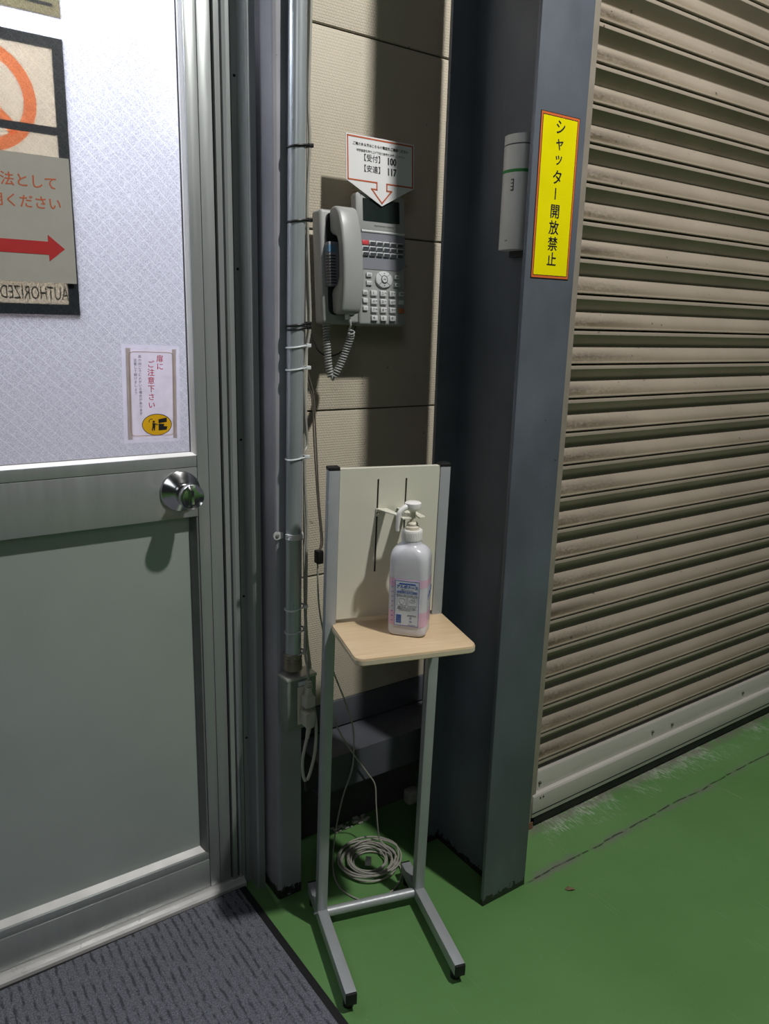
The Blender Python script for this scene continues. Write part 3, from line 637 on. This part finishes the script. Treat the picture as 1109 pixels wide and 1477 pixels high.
# ---- telephone (local: x right, y into wall, z up the face)
tp = tag(empty('telephone', (.968, 1.398, 1.2699), (-math.atan(.08), 0, 0)), 'grey wall mounted office telephone with handset, display and keypad', 'telephone')
tp.scale = (1.019, 1.019, 1.019)
def px(u): return u - .95
MB().box((px(.889), 0, 0), (px(1.0085), .034, .185), .006, 3).obj('body', phone_grey, tp)
MB().box((px(.806), .004, .002), (px(.892), .040, .222), .007, 3).obj('cradle', phone_grey, tp)
MB().box((px(.835), .03, .02), (px(.99), .074, .205), .004).obj('wall_bracket', phone_mid, tp)
dp = MB().prism([(x + px(.9475), z + .2245) for x, z in rrect(.121, .074, .009, 5)], 'y', -.001, .018, .002).obj('display_panel', phone_grey, tp)
MB().prism([(x + px(.9487), z + .2285) for x, z in rrect(.091, .0435, .002, 3)], 'y', -.0018, 0).obj('screen', screen, dp)
mb = MB(); TP = Matrix.Translation((0, -.0017, 0)) @ FRONT
text_bm(mb, 'MULTIFUNCTION TELEPHONE', px(.955), .1985, .0036, TP); text_bm(mb, 'IP', px(.900), .2565, .005, TP, .02, 1); mb.obj('print', ink_grey, dp, 0, fix=False)['kind'] = 'stuff'
MB().tube([(px(.8995), .001, .1868), (px(1.007), .001, .1868)], .003, 12).obj('hinge', key_pale, tp)
MB().prism([(px(.8915), .1125), (px(.8915), .183), (px(1.0075), .183), (px(1.0075), .130), (px(1.004), .120), (px(.996), .1125)], 'y', -.0012, .004).obj('function_panel', phone_mid, tp)
key = None
def keycap(name, u, v, w_, h_, mat, d=.0035, r=.001): return MB().box((px(u) - w_ / 2, -d - .0005, v - h_ / 2), (px(u) + w_ / 2, .002, v + h_ / 2), r, 2).obj(name, mat, tp)
for r_ in range(3):
    for c_ in range(6):
        u, v = .9062 + .0174 * c_, .1640 - .0107 * r_
        k_ = keycap('function_key', u, v, .0158, .0086, key_red if (r_, c_) == (0, 0) else key_pale)
        if (r_, c_) != (0, 0): MB().prism([(px(u) - .0072, v - .0040), (px(u) + .0064, v - .0040), (px(u) + .0074, v + .0022), (px(u) - .0058, v + .0022)], 'y', -.0047, -.0038).obj('key_window', key_dark, k_)
KEYS = ['1', '2', '3', '4', '5', '6', '7', '8', '9', '＊', '0', '＃']; SUB = ['', 'ABC', 'DEF', 'GHI', 'JKL', 'MNO', 'PQRS', 'TUV', 'WXYZ', '', '', '']
mb = MB(); TK = Matrix.Translation((0, -.0051, 0)) @ FRONT
for i, s_ in enumerate(KEYS):
    u, v = .9250 + .0233 * (i % 3), .0648 - .0168 * (i // 3)
    keycap('digit_key', u, v, .0152, .0108, key_pale, .0042)
    text_bm(mb, s_, px(u) - .0025, v, .0078, TK, .01)
    if SUB[i]: text_bm(mb, SUB[i], px(u) + .0042, v + .001, .0028, TK)
for v in (.0653, .0494, .0338): keycap('side_key', .9035, v, .0118, .0092, key_pale)
keycap('side_key', .9955, .0654, .0118, .0092, key_pale); keycap('side_key', .9955, .0483, .0118, .0092, key_pale); keycap('speaker_key', .9955, .0308, .0125, .0105, key_orange)
for u, v in ((.914, .1008), (.914, .0845), (.9846, .0995), (.9846, .0835)): keycap('soft_key', u, v, .0132, .0082, key_pale)
for u, v, s_ in ((.9035, .0645, '転送'), (.9035, .0494, '－'), (.9035, .0338, '＋'), (.9955, .0655, '保留'), (.9846, .0995, '機能'), (.9846, .0835, '発信'), (.914, .1008, '戻る'), (.914, .0845, 'クリア'), (.9955, .031, 'スピーカ')):
    text_bm(mb, s_, px(u), v, .0034, TK)
text_bm(mb, '決定', px(.951), .093, .0032, Matrix.Translation((0, -.0063, 0)) @ FRONT); text_bm(mb, '▲', px(.951), .1055, .003, TK); text_bm(mb, '▼', px(.951), .0805, .003, TK)
mb.obj('key_lettering', ink_grey, tp, 0, fix=False)
nv = MB().prism([(px(.951) + .0205 * math.cos(a) * (1.0 if abs(math.cos(a)) < .7 else 1.02), .093 + .0165 * math.sin(a)) for a in [2 * math.pi * k / 28 for k in range(28)]], 'y', -.0045, .001, .001).obj('navigation_key', key_pale, tp)
mb = MB()
for sx in (-1, 1):
    for sz in (-1, 1): mb.tube([(px(.951) + sx * .0065, -.0046, .093 + sz * .0055), (px(.951) + sx * .0145, -.0046, .093 + sz * .0117)], .0004, 5)
mb.tube([(px(.951) + .0078 * math.cos(a), -.0046, .093 + .0078 * math.sin(a)) for a in [2 * math.pi * k / 20 for k in range(20)]], .0007, 6, True); mb.obj('key_outline', phone_dark, nv)
MB().lathe([(.0068, 0), (.0068, .005), (.006, .006)], 24, Matrix.Translation((px(.951), 0, .093)) @ R90).obj('centre_key', key_pale, tp)
# handset side
MB().prism([(x + px(.851), z + .117) for x, z in rrect(.066, .196, .012, 5)], 'y', .0015, .008).obj('cradle_dark_plate', phone_dark, tp)  # thin dark plate, shade of the handset hollow put in as colour
sg = MB().box((px(.813), -.014, .073), (px(.842), .006, .158), .003).obj('speaker_grille', phone_mid, tp)
mb = MB()
for k in range(10): mb.box((px(.8122), -.0145, .0775 + k * .0058), (px(.828), -.0022, .0800 + k * .0058))
mb.obj('grille_slit', phone_dark, sg); box('blue_label', (px(.8121), -.0146, .1375), (px(.829), -.0020, .151), blue_sticker, sg)
hs = MB(); outer = [(-.006, .2225), (-.020, .2245), (-.030, .2205), (-.038, .209), (-.046, .182), (-.0515, .145), (-.0525, .11), (-.0505, .075), (-.045, .045), (-.038, .024), (-.032, .0195), (-.012, .0185), (-.001, .022), (.0, .062), (-.006, .070), (-.022, .076), (-.029, .09), (-.031, .125), (-.030, .152), (-.024, .166), (-.008, .172), (.0, .178), (.0, .216)]
hs.prism(outer, 'x', px(.8235), px(.8695), .005); h_ = hs.obj('handset', phone_grey, tp, 50)
MB().box((px(.843), -.024, .008), (px(.851), -.016, .020), .002).obj('cord_jack', white_pl, h_)
# coiled cord (world points turned into the phone frame)
Minv = (Matrix.Translation((.95, 1.372, 1.27)) @ Matrix.Rotation(-math.atan(.08), 4, 'X')).inverted()
cl = [Minv @ Vector(p) for p in ((.8231, 1.408, 1.335), (.8221, 1.395, 1.2937), (.8212, 1.39, 1.2526), (.8221, 1.385, 1.2), (.8250, 1.382, 1.172), (.8295, 1.380, 1.164), (.8360, 1.377, 1.1722), (.8450, 1.374, 1.19), (.8560, 1.37, 1.2189), (.8615, 1.363, 1.2442), (.8605, 1.358, 1.257))]
cl = spline(cl, 24); acc = 0; hp = []
for i in range(len(cl) - 1):
    T_ = (cl[i + 1] - cl[i]); L_ = T_.length; T_.normalize(); A_ = T_.cross(Vector((0, 1, 0))).normalized(); B_ = T_.cross(A_)
    for k in range(4):
        a = (acc + L_ * k / 4) / .0056 * 2 * math.pi; hp.append(cl[i] + (cl[i + 1] - cl[i]) * (k / 4) + .0062 * (math.cos(a) * A_ + math.sin(a) * B_))
    acc += L_
MB().tube(hp, .0019, 6).obj('coiled_cord', phone_grey, tp, 60)
MB().tube([hp[-1], Minv @ Vector((.855, 1.352, 1.268)), Minv @ Vector((.851, 1.350, 1.285))], .0019, 8, False, 5).obj('cord_end', key_pale, tp)
tl = [Minv @ Vector(p) for p in ((.9091, 1.40, 1.285), (.9080, 1.425, 1.2554), (.9000, 1.44, 1.2226), (.8820, 1.452, 1.2058), (.8580, 1.455, 1.2041), (.8250, 1.43, 1.2154), (.780, 1.37, 1.236), (.738, 1.318, 1.262))]
MB().tube(tl, .0015, 7, False, 8).obj('line_cable', phone_dark, tp)

# ---- notice card above the phone
nc = tag(empty('notice_card', (.964, 1.4133, 1.5113), (-math.atan(.055), 0, 0)), 'white arrow-shaped Japanese notice card pointing down at the telephone', 'sign')
k = math.hypot(1, .055)
wL, wR, zm, zt = -.085, .085, .0432 * k, .1307 * k
MB().prism([(wL, zt), (wR, zt), (wR, zm), (.0017, 0), (wL, zm)], 'y', -.0012, 0).obj('card', paper, nc, 0)
mb = MB(); e = .0021
bo_ = [(wL + .004, zt - .004), (wR - .004, zt - .004), (wR - .004, zm + .0015), (.0142, zm + .0015), (.0142, zm - .0120), (.0262, zm - .0120), (.0017, .0055), (-.0238, zm - .0120), (-.0108, zm - .0120), (-.0108, zm + .0015), (wL + .004, zm + .0015)]
for a, b in zip(bo_, bo_[1:] + bo_[:1]):
    d = Vector((b[0] - a[0], b[1] - a[1])).normalized() * .0014; n_ = Vector((-d.y, d.x))
    mb.prism([(a[0] - d.x + n_.x, a[1] - d.y + n_.y), (b[0] + d.x + n_.x, b[1] + d.y + n_.y), (b[0] + d.x - n_.x, b[1] + d.y - n_.y), (a[0] - d.x - n_.x, a[1] - d.y - n_.y)], 'y', -.0017, -.0010)
mb.obj('border', ink_brown, nc, 0)
mb = MB(); TN = Matrix.Translation((0, -.0016, 0)) @ FRONT
text_bm(mb, 'ご用のある方はこちらの電話をご連絡ください', .0, zt - .0175, .0066, TN, .015); text_bm(mb, '【受付】', -.022, zt - .0420, .0146, TN, .0); text_bm(mb, '100', .0265, zt - .0420, .0200, TN, .03, .80)
text_bm(mb, '【安達】', -.022, zt - .0625, .0146, TN, .0); text_bm(mb, '117', .0265, zt - .0625, .0200, TN, .03, .80)
mb.obj('lettering', ink_black, nc, 0, fix=False)
mb = MB(); text_bm(mb, '待受画面を持ち上げ下記の番号をお押しください', .0, zt - .0290, .0055, TN); mb.obj('small_lettering', ink_grey, nc, 0, fix=False)

# ---- stickers and signs on the glass
sk = tag(empty('door_sticker', (.4755, 1.4503, 1.133), (0, math.radians(1.4), 0)), 'white laminated sticker with red Japanese text and yellow pictogram on glass', 'sticker')
box('laminate', (-.0545, -.0006, -.091), (.0545, 0, .091), laminate_m, sk)
box('paper', (-.047, -.0010, -.0845), (.0475, -.0005, .0845), sticker_m, sk)
MB().box((-.047, -.0014, -.0845), (-.0385, -.0009, .0845)).box((.040, -.0014, -.0845), (.0475, -.0009, .0845)).obj('tape_strip', tape_m, sk)
MB().tube([(x + .0005, -.0012, z) for x, z in rrect(.0835, .156, .008, 4)], .0005, 5, True).obj('border', M('ink_ochre', (168, 132, 84), .6), sk)
mb = MB(); TS = Matrix.Translation((0, -.0012, 0)) @ FRONT
vtext(mb, '扉に', .0165, .0655, .0142, .0145, TS, .004); vtext(mb, 'ご注意下さい', -.001, .0550, .0142, .0152, TS, .004); mb.obj('red_lettering', ink_red, sk, 0, fix=False)
mb = MB(); vtext(mb, '扉の向こうに人がいる場合があります', -.0215, .069, .0062, .0066, TS); vtext(mb, '注意して開けましょう', -.0300, .062, .0062, .0066, TS); mb.obj('small_lettering', ink_grey, sk, 0, fix=False)
pc = MB().prism([(.0085 + .0285 * math.cos(a), -.0575 + .0205 * math.sin(a)) for a in [2 * math.pi * q / 40 for q in range(40)]], 'y', -.0014, -.0009).obj('pictogram_disc', M('pictogram_yellow', (236, 180, 20), .5), sk, 0)
mb = MB()
mb.tube([(.0085 + .0282 * math.cos(a), -.0014, -.0575 + .0202 * math.sin(a)) for a in [2 * math.pi * q / 40 for q in range(40)]], .0006, 5, True)
P = lambda pts: mb.prism(pts, 'y', -.0018, -.0013)
P([(.0115, -.0475), (.0275, -.0445), (.0275, -.0525), (.0115, -.0545)]); P([(.0115, -.0555), (.0225, -.0565), (.0215, -.0605), (.0285, -.0615), (.0270, -.0675), (.0115, -.0685)])
P([(.0005, -.0500), (.004, -.0500), (.004, -.0535), (.0005, -.0535)]); P([(-.0005, -.0545), (.0045, -.0545), (.0050, -.0605), (.0040, -.0685), (.0022, -.0685), (.0015, -.0625), (.0, -.0685), (-.0020, -.0685), (.0, -.0600)])
P([(.004, -.0550), (.0100, -.0565), (.0100, -.0580), (.004, -.0570)]); mb.tube([(-.0062, -.0015, -.0525), (-.0068, -.0015, -.0490), (-.0040, -.0015, -.0465), (.0, -.0015, -.0470)], .0006, 5)
mb.obj('pictogram', ink_black, pc, 0)

no = tag(empty('notice_sheet', (.12, 1.4500, 1.4275)), 'white paper notice with red arrow taped inside the door glass', 'notice')
MB().box((-.2, -.0007, -.1005), (.233, -.0002, .1005)).obj('sheet', note_m, no)
mb = MB(); TQ = Matrix.Translation((0, -.0008, 0)) @ FRONT
text_bm(mb, '本人確認の方法として', .213, .0575, .0222, TQ, .01, align='RIGHT'); text_bm(mb, '電話機をご利用ください', .217, .0255, .0222, TQ, .01, align='RIGHT'); mb.obj('lettering', ink_brown, no, 0, fix=False)
MB().prism([(-.15, -.0340), (.191, -.0340), (.191, -.0230), (.217, -.0445), (.191, -.0655), (.191, -.0550), (-.15, -.0550)], 'y', -.0012, -.0006).obj('arrow', M('arrow_red', (178, 34, 36), .55, 0, .05), no, 0)

os_ = tag(empty('outside_sign', (.12, 1.4566, 1.4918)), 'cream prohibition sign with navy frame on outer face of the glass, seen reversed', 'sign')
MB().box((-.19, 0, -.2178), (.2367, .003, .2178)).obj('panel', sign_cream, os_)
frame2d(MB(), -.19, .2367, -.2178, .2178, .0175, -.0008, .0035).obj('frame', sign_frame, os_)
MB().box((-.1725, -.0008, .0705), (.2192, -.0001, .0835)).obj('crossbar', sign_frame, os_)  # dark strip across the sign at ring level
mb = MB(); cz, cxr = .1155, .108
for i in range(36):
    a0, a1 = 2 * math.pi * i / 36, 2 * math.pi * (i + 1) / 36
    mb.prism([(cxr + r_ * math.cos(a), cz + r_ * math.sin(a)) for r_, a in ((.082, a0), (.082, a1), (.063, a1), (.063, a0))], 'y', -.0006, .0)
mb.box((-.068, -.0006, -.009), (.068, 0, .009), 0, 1, Matrix.Translation((cxr, 0, cz)) @ Matrix.Rotation(math.radians(45), 4, 'Y'))
mb.obj('prohibition_ring', sign_ring, os_, 0)
mb = MB(); TO = Matrix.Translation((0, -.0002, 0)) @ Matrix.Rotation(math.pi, 4, 'Z') @ FRONT
text_bm(mb, 'AUTHORIZED', -.2195, -.1835, .031, TO, 0, .56, align='LEFT'); mb.obj('lettering', letter_film, os_, 0, fix=False)
o2 = tag(empty('outside_poster', (.12, 1.4566, 1.83)), 'olive beige poster at the top of the door glass, on its outer face', 'poster')
MB().box((-.19, 0, -.089), (.2367, .002, .089)).obj('sheet', sign_green, o2)
MB().box((-.19, -.0005, -.076), (.2250, 0, -.071)).box((-.19, -.0005, -.060), (.2250, 0, -.057)).obj('print_line', sign_frame, o2)

# ---- small things on the floor
m = bmesh.new()
lf = [(-.012, 0, .001), (-.004, .006, .004), (.007, .004, .003), (.013, -.001, .001), (.004, -.006, .005), (-.006, -.005, .002)]
vs_ = [m.verts.new(p) for p in lf]; c_ = m.verts.new((0, 0, .0075)); c2 = m.verts.new((0, 0, .006))
for i in range(6): m.faces.new((vs_[i], vs_[(i + 1) % 6], c_)); m.faces.new((vs_[(i + 1) % 6], vs_[i], c2))
o = tag(MB().add(m).obj('dry_leaf', M('leaf_brown', (122, 104, 78), .8, 0, .2, 80), None, 0, fix=False), 'tiny dry brown leaf lying on the green floor', 'leaf'); o.location = (1.2579, .9946, .0005); o.rotation_euler[2] = -.6
